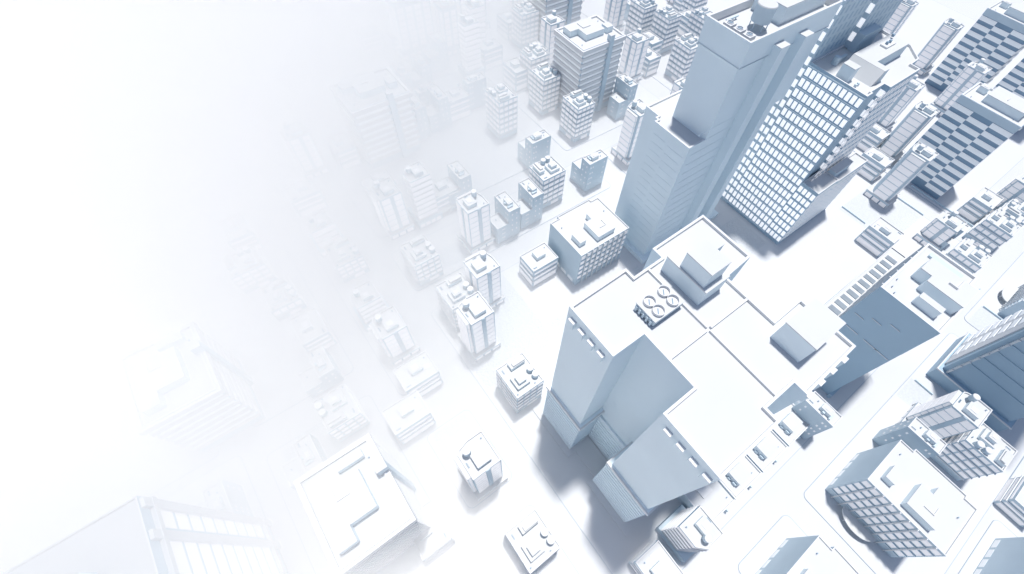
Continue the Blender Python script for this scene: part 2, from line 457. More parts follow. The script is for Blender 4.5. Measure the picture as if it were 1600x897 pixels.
PROTO = {}
def place(kind, x, y, h, rot, corner, opts, label):
    key = (kind, h, tuple(sorted(opts.items())))
    if key not in PROTO: PROTO[key] = KIND[kind](h, **opts)
    p, (X, Y) = PROTO[key]
    w, d = (X, Y) if rot % 180 == 0 else (Y, X)
    loc = ((x + w / 2) * U, (y + d / 2) * U, 0.0); rz = math.radians(rot)
    r = copy_tree(p, None, loc, rz)
    r.location = loc; r.rotation_euler.z = rz
    tag(r, label, *CATG[kind])
    return r

TABLE = [
    ('slim', 100.0, 199.8, 48, 270, 'sw', {}, 'slim tower with roof tank between the awning block and the low flat annex'),
    ('slim', 74.8, 148.2, 48, 270, 'sw', {}, 'slim tower with roof tank standing directly behind the frontmost slim tower'),
    ('slim', 52.6, 119.3, 51, 0, 'sw', {}, 'frontmost slim tower of the pair, finned left face and roof tank beside the wide street'),
    ('slim', 54.5, 250.1, 44, 0, 'sw', {}, 'pale slim tower with chamfered roof left of the tower with curved bands'),
    ('slim', 280.1, 206.8, 54, 0, 'sw', {}, 'slim tower with wide pale slats and porch beside the tall stepped skyscraper'),
    ('slim', 368.6, 301.6, 46, 270, 'sw', {}, 'slim tower with two window columns right of the big banded block'),
    ('slim', 4.4, 149.7, 37, 0, 'sw', {}, 'slim tower with two bays of stacked panels behind the two low banded blocks'),
    ('slim', 5.3, 41.6, 56, 0, 'sw', {}, 'lone slim tower with round roof tank on the rounded street island'),
    ('slim', 306.4, 368.9, 50, 270, 'sw', {}, 'slim tower with round tank on its back roof edge, behind the small windowless block'),
    ('slim', 353.9, 216.0, 46, 270, 'sw', {}, 'slim tower half hidden behind the tall stepped skyscraper, two columns of panels'),
    ('slim', 419.9, 389.0, 54, 270, 'sw', {}, 'slim tower cut by the top edge, behind the big banded block'),
    ('banded', 79.8, 248.7, 50, 0, 'sw', {}, 'tower with faceted banded front and porch, right of the pale slim tower'),
    ('banded', 223.7, 403.8, 55, 0, 'sw', {}, 'tower with faceted banded front and lower podium on the far plaza'),
    ('banded', 249.3, 433.7, 52, 0, 'sw', {}, "faint tower with faceted bands just behind the plaza's banded tower"),
    ('banded', 1.9, 266.2, 26, 0, 'sw', {}, 'very faint faceted low tower in the foggy left street row'),
    ('banded', 1.5, 185.1, 28, 0, 'sw', {}, 'faint faceted tower with tank and roof fence behind the two bay slim tower'),
    ('slim', 698.5, 121.5, 54, 0, 'sw', {}, 'slim tower with stilted tank standing free on the far empty plaza'),
    ('slim', 705, 180, 52, 0, 'sw', {}, 'slim tower at the top edge behind the low roof structure of the window grid tower'),
    ('slim', 641, 62.5, 52, 270, 'sw', {}, 'slim tower with paired pale columns in front of the farther chequered slab'),
    ('slim', 550.5, 88.4, 50, 270, 'sw', {}, 'slim tower with tank tight behind the right corner of the window grid tower'),
    ('slim', 514.2, 57.5, 54, 0, 'sw', {}, 'slim tower with stilted tank left of the nearer chequered slab, the farther of two'),
    ('slim', 450.1, 27.0, 56, 0, 'sw', {}, "slim tower with stilted tank in front of the nearer chequered slab's left foot"),
    ('slim', 440, -29.5, 26, 270, 'sw', {}, 'short slim tower with six pale panels behind the wide stepped office'),
    ('slim', 536, -48.5, 36, 270, 'sw', {}, 'slim tower with broad pale panels at the right edge of the picture'),
    ('banded', 81, -56.5, 38, 90, 'sw', {}, 'ribbed tower with one cut corner and a tank at the foot of the central skyscraper'),
    ('slim', 266.2, -112.3, 44, 270, 'sw', {}, 'slim tower with large pink panels and tank in the tight lower right cluster'),
    ('mid', 49.4, 194.8, 27, 0, 'sw', {}, 'four storey ledged block with twin roof tanks left of the frontmost pair of slim towers'),
    ('mid', 52.1, 144.5, 34, 0, 'sw', {}, 'ledged block with twin tanks half hidden by the frontmost slim tower'),
    ('mid', 175.3, 205.9, 35, 90, 'sw', {}, 'ledged block with twin tanks joined to the row of plain blocks'),
    ('mid', 255.0, 258.4, 38, 0, 'sw', {}, 'ledged block with twin tanks and a lower porch wing on the corner plot'),
    ('mid', 253.2, 309.0, 39, 0, 'sw', {}, 'ledged block with twin tanks in front of the big banded block'),
    ('mid', 304.2, 416.9, 39, 90, 'sw', {}, 'ledged block with twin tanks beside the awning shop at the top street'),
    ('mid', 195.6, 301.0, 42, 180, 'sw', {}, 'ledged block with twin tanks at the right corner of the empty white plaza'),
    ('mid', 52.6, 69.4, 32, 0, 'sw', {}, 'ledged block with twin tanks against the left foot of the central skyscraper'),
    ('mid', 3.6, 230.3, 20.8, 0, 'sw', {}, 'pale low ledged block with twin tanks in the foggy left street row'),
    ('mid', -48.2, 226.2, 14, 0, 'sw', {}, 'very faint low ledged block in the far left row lost in fog'),
    ('mid', -48.9, 120.1, 23.7, 180, 'sw', {}, 'pale ledged block with twin tanks behind the large flat ribbed block'),
    ('mid', 262.7, -138.6, 33.5, 180, 'sw', {}, 'ledged block with a grid of pale windows behind the office with the round canopy'),
    ('mid', 479.7, -61, 25, 0, 'sw', {}, 'ledged block with twin tanks on the corner of the right hand avenue'),
    ('mid', 420, -60, 26, 0, 'sw', {}, 'ledged block with twin tanks squeezed behind the wide stepped office'),
    ('mid', 442.9, 324.2, 40, 180, 'sw', {}, 'ledged block with twin tanks by the top edge, left of the skyscraper roof'),
    ('mid', 419.3, 269.7, 40, 0, 'sw', {}, 'ledged block close to the left wall of the skyscraper, stepped roof boxes'),
    ('mid', 434.1, 356.1, 40, 0, 'sw', {}, 'ledged block at the top edge left of two similar blocks'),
    ('mid', 479.4, 301.5, 40, 180, 'sw', {}, "ledged block mostly hidden behind the skyscraper's top corner"),
    ('mid', 5.3, -9.4, 25, 0, 'sw', {}, 'ledged block cut by the bottom edge, twin tanks on its white roof'),
    ('low', 121.0, 144.8, 21.8, 0, 'sw', {}, 'low banded block with corner glazing beside the big square columned office'),
    ('low', 253.0, 356.0, 21.6, 90, 'sw', {}, 'low banded block on the upper street corner with a single roof box'),
    ('low', 96.4, 250.6, 19.4, 0, 'sw', {'awning': 1}, 'low block with awning porch joined to the faceted banded tower'),
    ('low', 246.1, 405.5, 22, 0, 'sw', {}, "low banded block tucked right of the far plaza's faceted tower"),
    ('low', 244.2, 481.5, 21.7, 90, 'sw', {}, "faint low banded block left of the far plaza's faceted tower"),
    ('low', 169.2, 349.3, 22, 0, 'sw', {}, 'pale low banded block at the back of the empty white plaza'),
    ('low', 0.0, 116.9, 22, 0, 'sw', {}, 'low banded block at the foot of the two bay slim tower'),
    ('low', -17.8, 95.6, 24, 0, 'sw', {}, 'low banded block with wide sill beside the street, front one of two'),
    ('low', -40.1, 186.4, 18.5, 90, 'sw', {}, 'pale low banded block with lawn behind it in the foggy left row'),
    ('low', 389.1, -3.8, 20.2, 90, 'sw', {}, 'low block with three pale stripes on the open square right of the grid tower'),
    ('low', 301.9, 440.9, 20, 90, 'sw', {'awning': 1}, 'low block with long street awning at the top street'),
    ('low', 417.0, 319.5, 22, 90, 'sw', {}, 'small low block wedged before the twin tank block at the top street'),
    ('low', 495.5, 329.0, 22, 90, 'sw', {}, "low block with slanted roof box beside the skyscraper's top corner"),
    ('low', 470, 52, 20, 90, 'sw', {}, 'low striped block between the grid tower and the row of slim towers'),
    ('low', 505, 76, 20, 90, 'sw', {}, 'low flat block wedged between two slim towers behind the grid tower'),
    ('mid', 506, -61, 24, 90, 'sw', {}, 'ledged block between the avenue corner block and the right edge slim tower'),
    ('low', 506, -36, 20, 0, 'sw', {}, 'low block behind the last ledged block on the right hand avenue'),
    ('plain', 452, -33, 22, 90, 'sw', {}, "plain block with low annex behind the avenue's corner ledged block"),
    ('low', 270, -178, 15, 0, 'sw', {}, 'low walled block cut by the right edge below the ledged block'),
    ('low', 55, -64, 17, 90, 'sw', {}, 'low flat roof cut by the bottom edge left of the ribbed slim tower'),
    ('low', 57.3, 290.2, 17, 0, 'sw', {}, 'faint low block with stepped roof boxes left of the pale slim tower'),
    ('low', 53.0, 344.1, 20, 90, 'sw', {}, 'nearly invisible low block in fog at the foot of the faint banded block'),
    ('low', 1.2, 311.3, 20, 0, 'sw', {}, 'nearly invisible low block at the far end of the foggy left row'),
    ('low', 151.5, 415.2, 20, 90, 'sw', {}, 'faint low block left of the far pair of plain blocks'),
    ('low', 174.4, 478.0, 20, 0, 'sw', {}, 'faint low striped block at the foot of the foggy window tower'),
    ('low', -37.1, 30.1, 18, 90, 'sw', {}, 'low flat block with side terrace cut by the bottom edge'),
    ('low', 148.3, 499.1, 20, 0, 'sw', {}, 'nearly invisible low block beside the foggy striped one'),
    ('plain', 221.6, 200.7, 33, 0, 'sw', {}, "lone plain block of two heights between the street and the skyscraper's shaft"),
    ('plain', 195.4, 248.9, 33, 0, 'sw', {}, 'plain block of two heights behind the row of joined blocks'),
    ('plain', 325.5, 261.6, 34.5, 90, 'sw', {}, 'plain block in front of the slim tower right of the big banded block'),
    ('plain', 133.5, 195.2, 33, 90, 'sw', {}, 'plain narrow block with lower annex next to the roof tank tower'),
    ('plain', 158.9, 197.5, 32, 90, 'sw', {}, 'plain narrow block joined to the ledged block at the end of its row'),
    ('plain', 121.1, 248.4, 31, 90, 'sw', {}, 'plain block of two heights with dotted windows behind the awning block'),
    ('plain', 131.7, 342.4, 34, 90, 'sw', {}, 'pale plain block beside the foggy big banded block'),
    ('plain', 156.3, 344.1, 34, 90, 'sw', {}, 'pale plain block left of the low block at the back of the plaza'),
    ('plain', 170.6, 403.4, 30, 90, 'sw', {}, 'faint plain block with dotted windows, right one of the far pair'),
    ('plain', 147.1, 401.0, 30, 90, 'sw', {}, 'faint plain block with dotted windows, left one of the far pair'),
    ('plain', 195.4, 355.3, 30, 0, 'sw', {}, "plain pale block behind the plaza's corner twin tank block"),
    ('plain', 286.1, 359.9, 32, 90, 'sw', {}, 'small windowless block between the big banded block and the top street'),
    ('plain', 240.1, -109.6, 33, 90, 'sw', {}, 'plain dark block behind the office with the round canopy'),
    ('plain', 200.5, -60, 33, 90, 'sw', {'low': 0}, 'plain narrow block at the right end of the roof terrace row'),
    ('plain', -70.3, 109.9, 14, 90, 'sw', {}, 'pale small plain block at the back of the large ribbed block'),
    ('plain', -117, 110, 22, 90, 'sw', {}, 'faint plain block of two heights above the foggy ribbed office'),
    ('banded_block', 276.3, 284.5, 74.7, 0, 'sw', {'X': 49.5, 'Y': 40}, 'big banded block with service shaft and stepped penthouse in the upper middle'),
    ('banded_block', 75.5, 331, 61.7, 0, 'sw', {'X': 49.8, 'Y': 40}, 'big pale banded block dissolving into the fog beside the white plaza'),
    ('banded_block', -60.7, 42, 71.2, 0, 'sw', {'X': 34.5, 'Y': 44.5, 'shaft': 'E'}, 'large flat ribbed block with L-shaped penthouse at the lower left'),
    ('banded_block', -118, 163, 56, 0, 'sw', {'X': 37, 'Y': 48, 'shaft': 'E'}, 'very faint ribbed block almost lost in the fog on the left'),
    ('banded_block', 330, 408, 58, 0, 'sw', {'X': 52, 'Y': 40}, 'big banded block at the top edge behind the tank tower'),
    ('columned', 185.1, -135, 40.7, 0, 'sw', {}, 'square office with round canopy and columned front at the lower right'),
    ('columned', 149.8, 126.6, 40, 90, 'sw', {'canopy': 0}, "square columned office with stepped penthouse left of the skyscraper's foot"),
    ('columned', 104, -137, 34.4, 0, 'sw', {'canopy': 0}, 'flat roofed office with dotted side wall cut by the bottom edge'),
    ('columned', 212, -218, 38, 0, 'sw', {'canopy': 0}, 'office with dotted side wall in the bottom right corner'),
    ('columned', 422, -133, 22, 270, 'sw', {}, 'low building with round canopy at the right edge under the dark slab'),
    ('terrace', 103, -53.5, 15.0, 0, 'sw', {'plain': 1}, 'plain terrace roof beside the ribbed slim tower'),
    ('terrace', 126, -53.5, 15.8, 0, 'sw', {'plain': 0}, 'terrace roof with box, first after the plain one in the row below the skyscraper'),
    ('terrace', 152, -53.5, 16.6, 0, 'sw', {'plain': 0}, 'terrace roof with box, middle one of the row below the skyscraper'),
    ('terrace', 178, -53.5, 17.4, 0, 'sw', {'plain': 0}, 'terrace roof with box, last before the plain narrow block'),
    ('mid', 331.2, 427.4, 40, 0, 'sw', {}, "ledged block at the top edge right behind the awning shop's neighbour"),
    ('low', 525.4, 368.1, 20, 0, 'sw', {}, 'low block at the top edge between two ledged blocks'),
    ('slim', 335, 470, 50, 270, 'sw', {}, "faint slim tower at the top edge left of the big block's rear"),
    ('low', 262, 505, 20, 90, 'sw', {}, 'faint low block between panel towers at the top edge'),
    ('mid', 520, 350, 40, 90, 'sw', {}, "ledged block at the top edge nearest the skyscraper's water tank"),
    ('plain', 470, 400, 32, 90, 'sw', {}, 'plain block at the top edge among the ledged blocks'),
    ('low', 455, 285, 22, 0, 'sw', {}, 'low block hidden between ledged block and skyscraper wall'),
    ('low', 500, 262, 20, 90, 'sw', {}, "low block seen just left of the skyscraper's parapet"),
    ('mid', -60, 262, 22, 90, 'sw', {}, 'faint ledged block in the outer foggy row, nearest the far end'),
    ('low', -52, 298, 20, 90, 'sw', {}, 'faint low block in the outer foggy row behind a ledged one'),
    ('plain', -40, 158, 20, 90, 'sw', {}, 'faint plain block in the outer foggy row before the low banded ones'),
    ('slim', 24, 352, 42, 0, 'sw', {}, 'nearly invisible slim tower in fog left of the faint big block'),
    ('plain', 150, 372, 26, 0, 'sw', {}, 'faint plain block behind the pale pair at the back of the plaza'),
    ('mid', 268, 350, 34, 90, 'sw', {}, "ledged block left of the big banded block's rear corner"),
    ('low', 352, 352, 22, 0, 'sw', {}, 'low block in the gap behind the big banded block'),
    ('low', 395, 300, 20, 90, 'sw', {}, 'low block between two ledged blocks right of the big banded block'),
    ('plain', 205, 430, 30, 90, 'sw', {}, "faint plain block behind the plaza's faceted towers"),
    ('mid', 385, 440, 36, 0, 'sw', {}, 'ledged block at the top edge over the big banded block'),
    ('slim', 545, 395, 50, 270, 'sw', {}, 'slim tower at the top edge left of the skyscraper roof'),
    ('chequered', 505, 1, 85, 0, 'sw', {}, 'nearer chequered slab with alternating pale and dark window bands'),
    ('chequered', 686, 60, 85, 0, 'sw', {}, 'farther chequered slab with alternating window bands at the top right'),
    ('chequered', 683, 0, 80, 0, 'sw', {}, 'chequered slab cut by the right edge behind the nearer one'),
]


for row in TABLE: place(*row)
def kill(o):
    for c in list(o.children): kill(c)
    bpy.data.objects.remove(o)
for p, _ in PROTO.values(): kill(p)

# ------------------------------------------------------------------ the central skyscraper
def central():
    r = empty('central_skyscraper')
    h = 148.8
    P = [(67.6, 31.4), (67.6, 57.6), (98.6, 58.2), (98.6, 53.2), (115.2, 53.6), (115.2, 59.3), (148.6, 60), (148.6, 31.6), (131, 30.4),
         (131, 5.4), (148.8, 5.6), (148.8, -21.0), (115.8, -21.4), (115.8, -15.6), (99.6, -15.5), (99.6, -21.5), (67.6, -21.5), (67.6, 5.3), (83.7, 5.4), (83.7, 31.4)]
    P = P[::-1]
    core(P, h, r, ph=1.4, t=1.1, m='tower')
    z = h - 1.4
    # dividing upstands that cross the roof
    for a in ((106.0, 107.0, 19.2, 52.6), (106.0, 107.0, -14.6, 17.6), (84.6, 105.4, 17.9, 18.9), (107.6, 130.6, 17.9, 18.9)):
        box(*a, z, z + 1.2).build('upstand', 'trim', r)
    # two tier penthouse at the back
    o = MB().prism(rect(111.2, 28.4, 125, 49.6), z, z + 9.4, bottom=False, top=False).build('penthouse', 'tower', r)
    box(111, 125.2, 28.2, 49.8, z + 9.4, z + 9.9).build('deck', 'roof', o)
    MB().prism(rect(112, 30.6, 123, 43.4), z + 9.9, z + 18.2, bottom=False, top=False).build('upper_storey', 'tower', o)
    box(111.9, 123.1, 30.5, 43.5, z + 18.2, z + 18.7).build('deck', 'roof', o)
    box(125.3, 136.5, 40.6, 49.6, z, z + 8.6).build('wing', 'wall', o)
    box(125.4, 136.6, 40.5, 49.7, z + 8.6, z + 9.0).build('deck', 'roof', o)
    # square lift house on the right
    o = MB().prism(rect(124.6, -11.6, 143, 1.8), z, z + 12, bottom=False, top=False).build('lift_house', 'tower', r)
    box(124.4, 143.2, -11.8, 2.0, z + 12, z + 12.5).build('deck', 'roof', o)
    # cooling unit with four fans
    cu = MB().prism(rect(89, 32, 105, 42.4), z + 1.0, z + 4.2).build('cooling_unit', 'wall', r)
    box(88.7, 105.3, 31.7, 42.7, z + 4.2, z + 4.6).build('deck', 'roof', cu)
    box(90, 104, 32.6, 41.8, z, z + 1.0).build('plinth', 'dark', cu)
    for i in (0, 1):
        for j in (0, 1):
            x, y = 93 + 8 * i, 34.7 + 5 * j
            MB().ring(x, y, 2.5, 2.3, z + 4.6, z + 6.1).build('fan_shroud', 'trim', cu)
    for i in (0, 1):
        for j in (0, 1):
            x, y = 93 + 8 * i, 34.7 + 5 * j
            MB().cyl(x, y, 2.29, z + 4.61, z + 4.75).build('fan_well', 'trim', cu)
            b = MB()
            for k in range(1):
                a = k * math.pi / 3 + .9; c, s = math.cos(a), math.sin(a)
                v = [(x + u * c - w * s, y + u * s + w * c, zz) for zz in (z + 4.9, z + 5.05) for u, w in ((-1.2, -.2), (1.2, -.2), (1.2, .2), (-1.2, .2))]
                b.add(v, [(3, 2, 1, 0), (4, 5, 6, 7), (0, 1, 5, 4), (1, 2, 6, 5), (2, 3, 7, 6), (3, 0, 4, 7)])
            b.build('fan_blades', 'dark', cu)
    for k in range(5): box(88.3, 88.95, 33 + k * 2, 33.9 + k * 2, z + .4, z + 3.2 + .3 * (k % 2)).build('pipe', 'wall', cu)
    # short buttress piers whose tops catch the sun
    for y in (55.2, 49.4, 43.6, 37.8, 1.2, -5.0, -11.2, -17.4):
        b = box(65.9, 67.59, y - 3.2, y, 139, 143.4); b.build('pier', 'tower', r)
        box(65.8, 67.59, y - 3.3, y + .1, 143.4, 143.8).build('pier_cap', 'trim', r)
    for x in (119, 127, 135, 143):
        box(x, x + 3.2, -23.1, -21.45, 139, 143.4).build('pier', 'tower', r); box(x - .1, x + 3.3, -23.2, -21.45, 143.4, 143.8).build('pier_cap', 'trim', r)
    # ribbed podiums under the wings
    for a, b_, hh in ((29.8, 58.8, 54.8), (-22.9, 6.8, 58.0)):
        p = MB().prism(rect(66.6, a, 84.6, b_), 0, hh).build('podium', 'tower', r)
        for k in range(10):
            z0 = 8 + k * (hh - 12) / 10
            ledge(p, (66.6, a, 84.6, b_), z0, .35, 1.0, 'rib', 'tower')
        ledge(p, (66.6, a, 84.6, b_), hh - 2.4, .9, 2.4, 'cornice', 'trim')
    p = MB().prism(rect(82.4, 6.9, 83.68, 29.7), 0, 46).build('recess_base', 'tower', r)
    for k in range(8):
        box(82.0, 82.4, 7, 29.6, 8 + k * 4.4, 9 + k * 4.4).build('rib', 'tower', p)
    tag(r, 'tall central skyscraper with a big stepped white roof, fans and square roof houses', 'skyscraper')
    # plinths at street level
    b = MB(); b.prism(rect(62.6, 26.6, 82, 66), .4, 1.6); b.prism(rect(62.6, -30, 82, 7.6), .4, 1.6); b.prism(rect(69, 7.61, 82, 26.59), .4, 1.6)
    b.build('plinth', 'pave', r)
central()

# ------------------------------------------------------------------ stepped skyscraper
def stepped():
    r = empty('stepped_skyscraper')
    PL = [(214, 115), (300, 115), (300, 160), (220, 160), (220, 148.5), (217, 148.5), (217, 146), (214, 146)]
    core(PL, 116.4, r, ph=1.4, t=1.2, m='tower')
    o = MB().prism(rect(229, 114.98, 312, 143.8), 115, 164, bottom=False, top=False).build('upper_shaft', 'tower', r)
    PU = rect(228.3, 113.9, 313, 144.6)
    q = inset(PU, 1.2)
    MB().prism(PU, 164, 178.4, bottom=True, top=False).build('cornice', 'tower', o)
    MB().add([(x, y, 164) for x, y in PU] + [(x, y, 164.3) for x, y in inset(PU, -.4)] , [(i, (i + 1) % 4, 4 + (i + 1) % 4, 4 + i) for i in range(4)]).build('drip_edge', 'trim', o)
    k = MB(); k.add([(x, y, 178.4) for x, y in PU] + [(x, y, 178.4) for x, y in q] + [(x, y, 173.5) for x, y in q],
          [(i, (i + 1) % 4, 4 + (i + 1) % 4, 4 + i) for i in range(4)] + [(4 + i, 4 + (i + 1) % 4, 8 + (i + 1) % 4, 8 + i) for i in range(4)])
    k.build('parapet', 'trim', o)
    MB().add([(x, y, 173.5) for x, y in q], [(0, 1, 2, 3)]).build('roof', 'roof', o)
    z = 173.5
    # three condensers with fans
    for i in range(3):
        x, y = 235.2, 120.2 + i * 6.6
        u = MB().prism(rect(x - 2.4, y - 2.2, x + 2.4, y + 2.2), z + .4, z + 2.2).build('condenser', 'wall', r)
        MB().prism(rect(x - 2.7, y - 2.5, x + 2.7, y + 2.5), z + 2.2, z + 4.4).build('hood', 'trim', u)
        MB().ring(x, y, 1.9, 1.6, z + 4.4, z + 4.9).build('fan_shroud', 'trim', u)
        b = MB()
        for kk in range(4):
            a = kk * math.pi / 4; c, s = math.cos(a), math.sin(a)
            v = [(x + p_ * c - w * s, y + p_ * s + w * c, zz) for zz in (z + 4.5, z + 4.62) for p_, w in ((-1.5, -.16), (1.5, -.16), (1.5, .16), (-1.5, .16))]
            b.add(v, [(3, 2, 1, 0), (4, 5, 6, 7), (0, 1, 5, 4), (1, 2, 6, 5), (2, 3, 7, 6), (3, 0, 4, 7)])
        b.build('fan_blades', 'dark', u)
    b = MB().box(240, 250, 138.5, 139.5, z + 1.5, z + 2.2)
    for i in range(4): b.box(241 + i * 2.5, 241.4 + i * 2.5, 138.7, 139.3, z, z + 1.5)
    b.build('duct', 'wall', r)
    tk = MB().cyl(252.5, 126.5, 5.4, z + 4.2, z + 12.5, 32).build('water_tank', 'wall', r)
    MB().cyl(252.5, 126.5, 5.5, z + 12.5, z + 13, 32, 5.2).build('lid', 'roof', tk)
    for a in range(6):
        x, y = 252.5 + 4.6 * math.cos(a * math.pi / 3), 126.5 + 4.6 * math.sin(a * math.pi / 3)
        MB().cyl(x, y, .3, z, z + 4.2, 8).build('leg', 'wall', tk)
    ph = MB().prism(rect(266, 122, 310, 142), z, z + 9, bottom=False, top=False).build('penthouse', 'tower', r)
    box(265.8, 310.2, 121.8, 142.2, z + 9, z + 9.4).build('deck', 'roof', ph)
    # two buttresses on the street side
    for x in (254.5, 277):
        box(x, x + 8, 108.8, 114.97, 0, 170).build('buttress', 'tower', r)
        box(x - .05, x + 8.05, 108.75, 114.97, 170, 170.3).build('buttress_cap', 'roof', r)
    # ribs on the lower shaft
    for k in range(16):
        zz = 14 + k * 6.2
        box(213.85, 213.99, 117, 131, zz, zz + .4).build('rib', 'tower', r)
        box(213.85, 213.99, 133, 144, zz + 1, zz + 1.4).build('rib', 'tower', r)
    for k in range(14):
        zz = 20 + k * 8
        box(286, 299.9, 114.75, 114.97, zz, zz + 3.4).build('fin', 'tower', r)
        box(263, 276.5, 114.75, 114.97, zz, zz + 3.4).build('fin', 'tower', r)
        box(218, 252, 114.85, 114.97, zz, zz + .4).build('rib', 'tower', r)
    box(209.5, 304, 110.5, 149, .4, 4.5).build('plinth', 'tower', r)
    tag(r, 'tall smooth stepped skyscraper with tank and three condensers on its roof', 'skyscraper')
stepped()

# ------------------------------------------------------------------ window grid tower
def grid_tower():
    r = empty('window_grid_tower')
    A = [(324, 72.6), (331, 72.6), (331, 74), (347, 74), (347, 69.5), (386, 69.5), (386, 76), (397, 76.6), (409, 89), (409, 116), (324, 116)]
    core(A, 137, r, ph=1.6, t=1.0, m='slate')
    def block(R, h0, h, name, m='slate'):
        w = MB().prism(rect(*R), h0, h, bottom=False, top=False).build(name, m, r)
        q = inset(rect(*R), .8); p = rect(*R)
        MB().add([(x, y, h - 1.2) for x, y in q], [(0, 1, 2, 3)]).build('roof', 'roof', w)
        MB().add([(x, y, h) for x, y in p] + [(x, y, h) for x, y in q] + [(x, y, h - 1.2) for x, y in q],
                 [(i, (i + 1) % 4, 4 + (i + 1) % 4, 4 + i) for i in range(4)] + [(4 + i, 4 + (i + 1) % 4, 8 + (i + 1) % 4, 8 + i) for i in range(4)]).build('parapet', 'trim', w)
    block((324, 116.05, 364, 160), 0, 232, 'rear_block', 'wall')
    block((364.05, 112.5, 410, 160), 136, 232, 'rear_wing', 'wall')
    block((324, 57.4, 352, 72.55), 0, 63, 'low_block')
    block((352.05, 57.4, 398, 69.4), 0, 60, 'low_wing')
    RA = (324, 72.6, 331, 116); panes = []
    def grid(R, f, z0, z1, nz, nu, w=.66, hh=.66, m='pane', d=.25, u0=0, u1=None):
        L = flen(f, R); u1 = L if u1 is None else u1
        for i in range(nz):
            for k in range(nu):
                p = (z1 - z0) / nz; q = (u1 - u0) / nu
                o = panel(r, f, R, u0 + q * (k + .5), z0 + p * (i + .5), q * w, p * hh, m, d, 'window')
                panes.append((z0 + p * (i + .5), o, R, f, u0 + q * (k + .5), q * w, p * hh, m, d))
    grid(RA, 'W', 3, 135, 17, 11, .72, .70)
    grid((324, 57.4, 352, 72.55), 'W', 3, 61, 8, 4, .72, .70)
    grid((324, 116.05, 364, 160), 'W', 3, 230, 28, 10, .68, .66)
    grid((364, 112.5, 410, 116), 'W', 139, 230, 10, 1, .9, .6)
    grid((347, 69.5, 386, 76), 'W', 64, 135, 9, 1, .7, .6)
    grid((331, 69.5, 347, 74), 'S', 3, 135, 17, 3, .5, .7, 'glass', .1)
    grid((347, 69.5, 386, 76), 'S', 3, 135, 17, 8, .5, .7, 'glass', .1)
    grid((324, 57.4, 352, 72.55), 'S', 3, 61, 8, 6, .5, .7, 'glass', .1)
    grid((352, 57.4, 398, 69.4), 'S', 3, 58, 8, 9, .5, .7, 'glass', .1)
    grid((324, 116.05, 364, 160), 'S', 139, 230, 14, 7, .42, .7, 'slate', .05)
    grid((364, 112.5, 410, 160), 'S', 139, 230, 14, 8, .42, .7, 'slate', .05)
    # the hundred panes that show largest stay parts of their own, the rest are one part
    def shown(t):
        o, f = t[1], t[3]; z, x, y = t[0], o.location.x / U, o.location.y / U
        d = math.sqrt(x * x + y * y + (300 - z) ** 2)
        n = FN[f]; cosv = max(0.0, (-x * n[0] - y * n[1]) / d)
        vis = 1.0 if f == 'W' and 60 < y < 116 and x < 330 else .25
        return -t[5] * t[6] * cosv / d ** 2 * vis
    panes.sort(key=shown)
    rest = MB(); restg = {}
    for t in panes[100:]:
        z, o, R, f, u, w, hh, m, d = t
        x, y = o.location.x / U, o.location.y / U
        if f == 'W': a = (x - d, x + .15, y - w / 2, y + w / 2)
        else: a = (x - w / 2, x + w / 2, y - d, y + .15)
        restg.setdefault(m, MB()).box(*a, z - hh / 2, z + hh / 2)
        bpy.data.objects.remove(o)
    me_all = None
    big = MB(); slots = []
    for m, mb in restg.items():
        n0 = len(big.f); big.add(mb.v, mb.f); slots += [m] * (len(big.f) - n0)
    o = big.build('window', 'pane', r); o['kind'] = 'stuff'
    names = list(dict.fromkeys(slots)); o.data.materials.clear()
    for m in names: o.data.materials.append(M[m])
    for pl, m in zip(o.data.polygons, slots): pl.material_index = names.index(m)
    # horizontal floor lines across the big grid
    for i in range(18):
        z = 3 + 132 * i / 17
        box(323.55, 323.99, 72.6, 116, z - .3, z + .3).build('floor_band', 'tower', r)
    # roof structures of the front block
    z = 135.4
    P = [(345, 101), (345, 78), (351, 78), (351, 87), (392, 87), (392, 101)]
    P = P[::-1]
    b = MB(); n = len(P)
    o = MB().prism(P[::-1] if False else P, z, z + 8, bottom=False, top=False).build('plant_house', 'wall', r)
    ins = P
    MB().prism(P, z + 8, z + 8.5).build('deck', 'roof', o)
    b = MB().add([(338, 78, z), (338, 101, z), (344.9, 101, z + 8.4), (344.9, 78, z + 8.4), (344.9, 78, z), (344.9, 101, z)],
                 [(0, 3, 2, 1), (0, 4, 3), (1, 2, 5), (0, 1, 5, 4)])
    b.build('sloped_face', 'roof', o)
    box(370, 382, 92, 97, z + 8.5, z + 9.6).build('upstand', 'trim', o)
    for x, y in ((373, 94), (377, 94), (386, 97)): box(x, x + 1.6, y, y + 1.6, z + 9.6, z + 11.2).build('vent', 'dark', o)
    box(327.5, 334, 89.5, 98, z, z + 9).build('lift_house', 'tower', r)
    box(327.3, 334.2, 89.3, 98.2, z + 9, z + 9.4).build('lift_house_deck', 'roof', r)
    for k in range(2): MB().cyl(329 + k * 3, 84, .9, z, z + 1.8, 10).build('vent', 'wall', r)
    MB().cyl(355, 82, 1.6, z, z + 3, 14).build('vent', 'wall', r); box(358, 361, 81, 84, z, z + 3).build('air_handler', 'wall', r)
    box(352, 375, 62, 68, 58.8, 66).build('stair_house', 'wall', r)
    box(351.8, 375.2, 61.8, 68.2, 66, 66.4).build('stair_house_deck', 'roof', r)
    box(364.1, 386, 107, 112.45, z, z + 12).build('annex', 'wall', r)
    MB().cyl(340, 107, 2.2, z, z + 5, 16).build('duct', 'wall', r); box(340, 352, 106, 108, z, z + 3).build('duct', 'wall', r)
    tag(r, 'tall tower covered in a grid of square bright windows', 'skyscraper')
grid_tower()

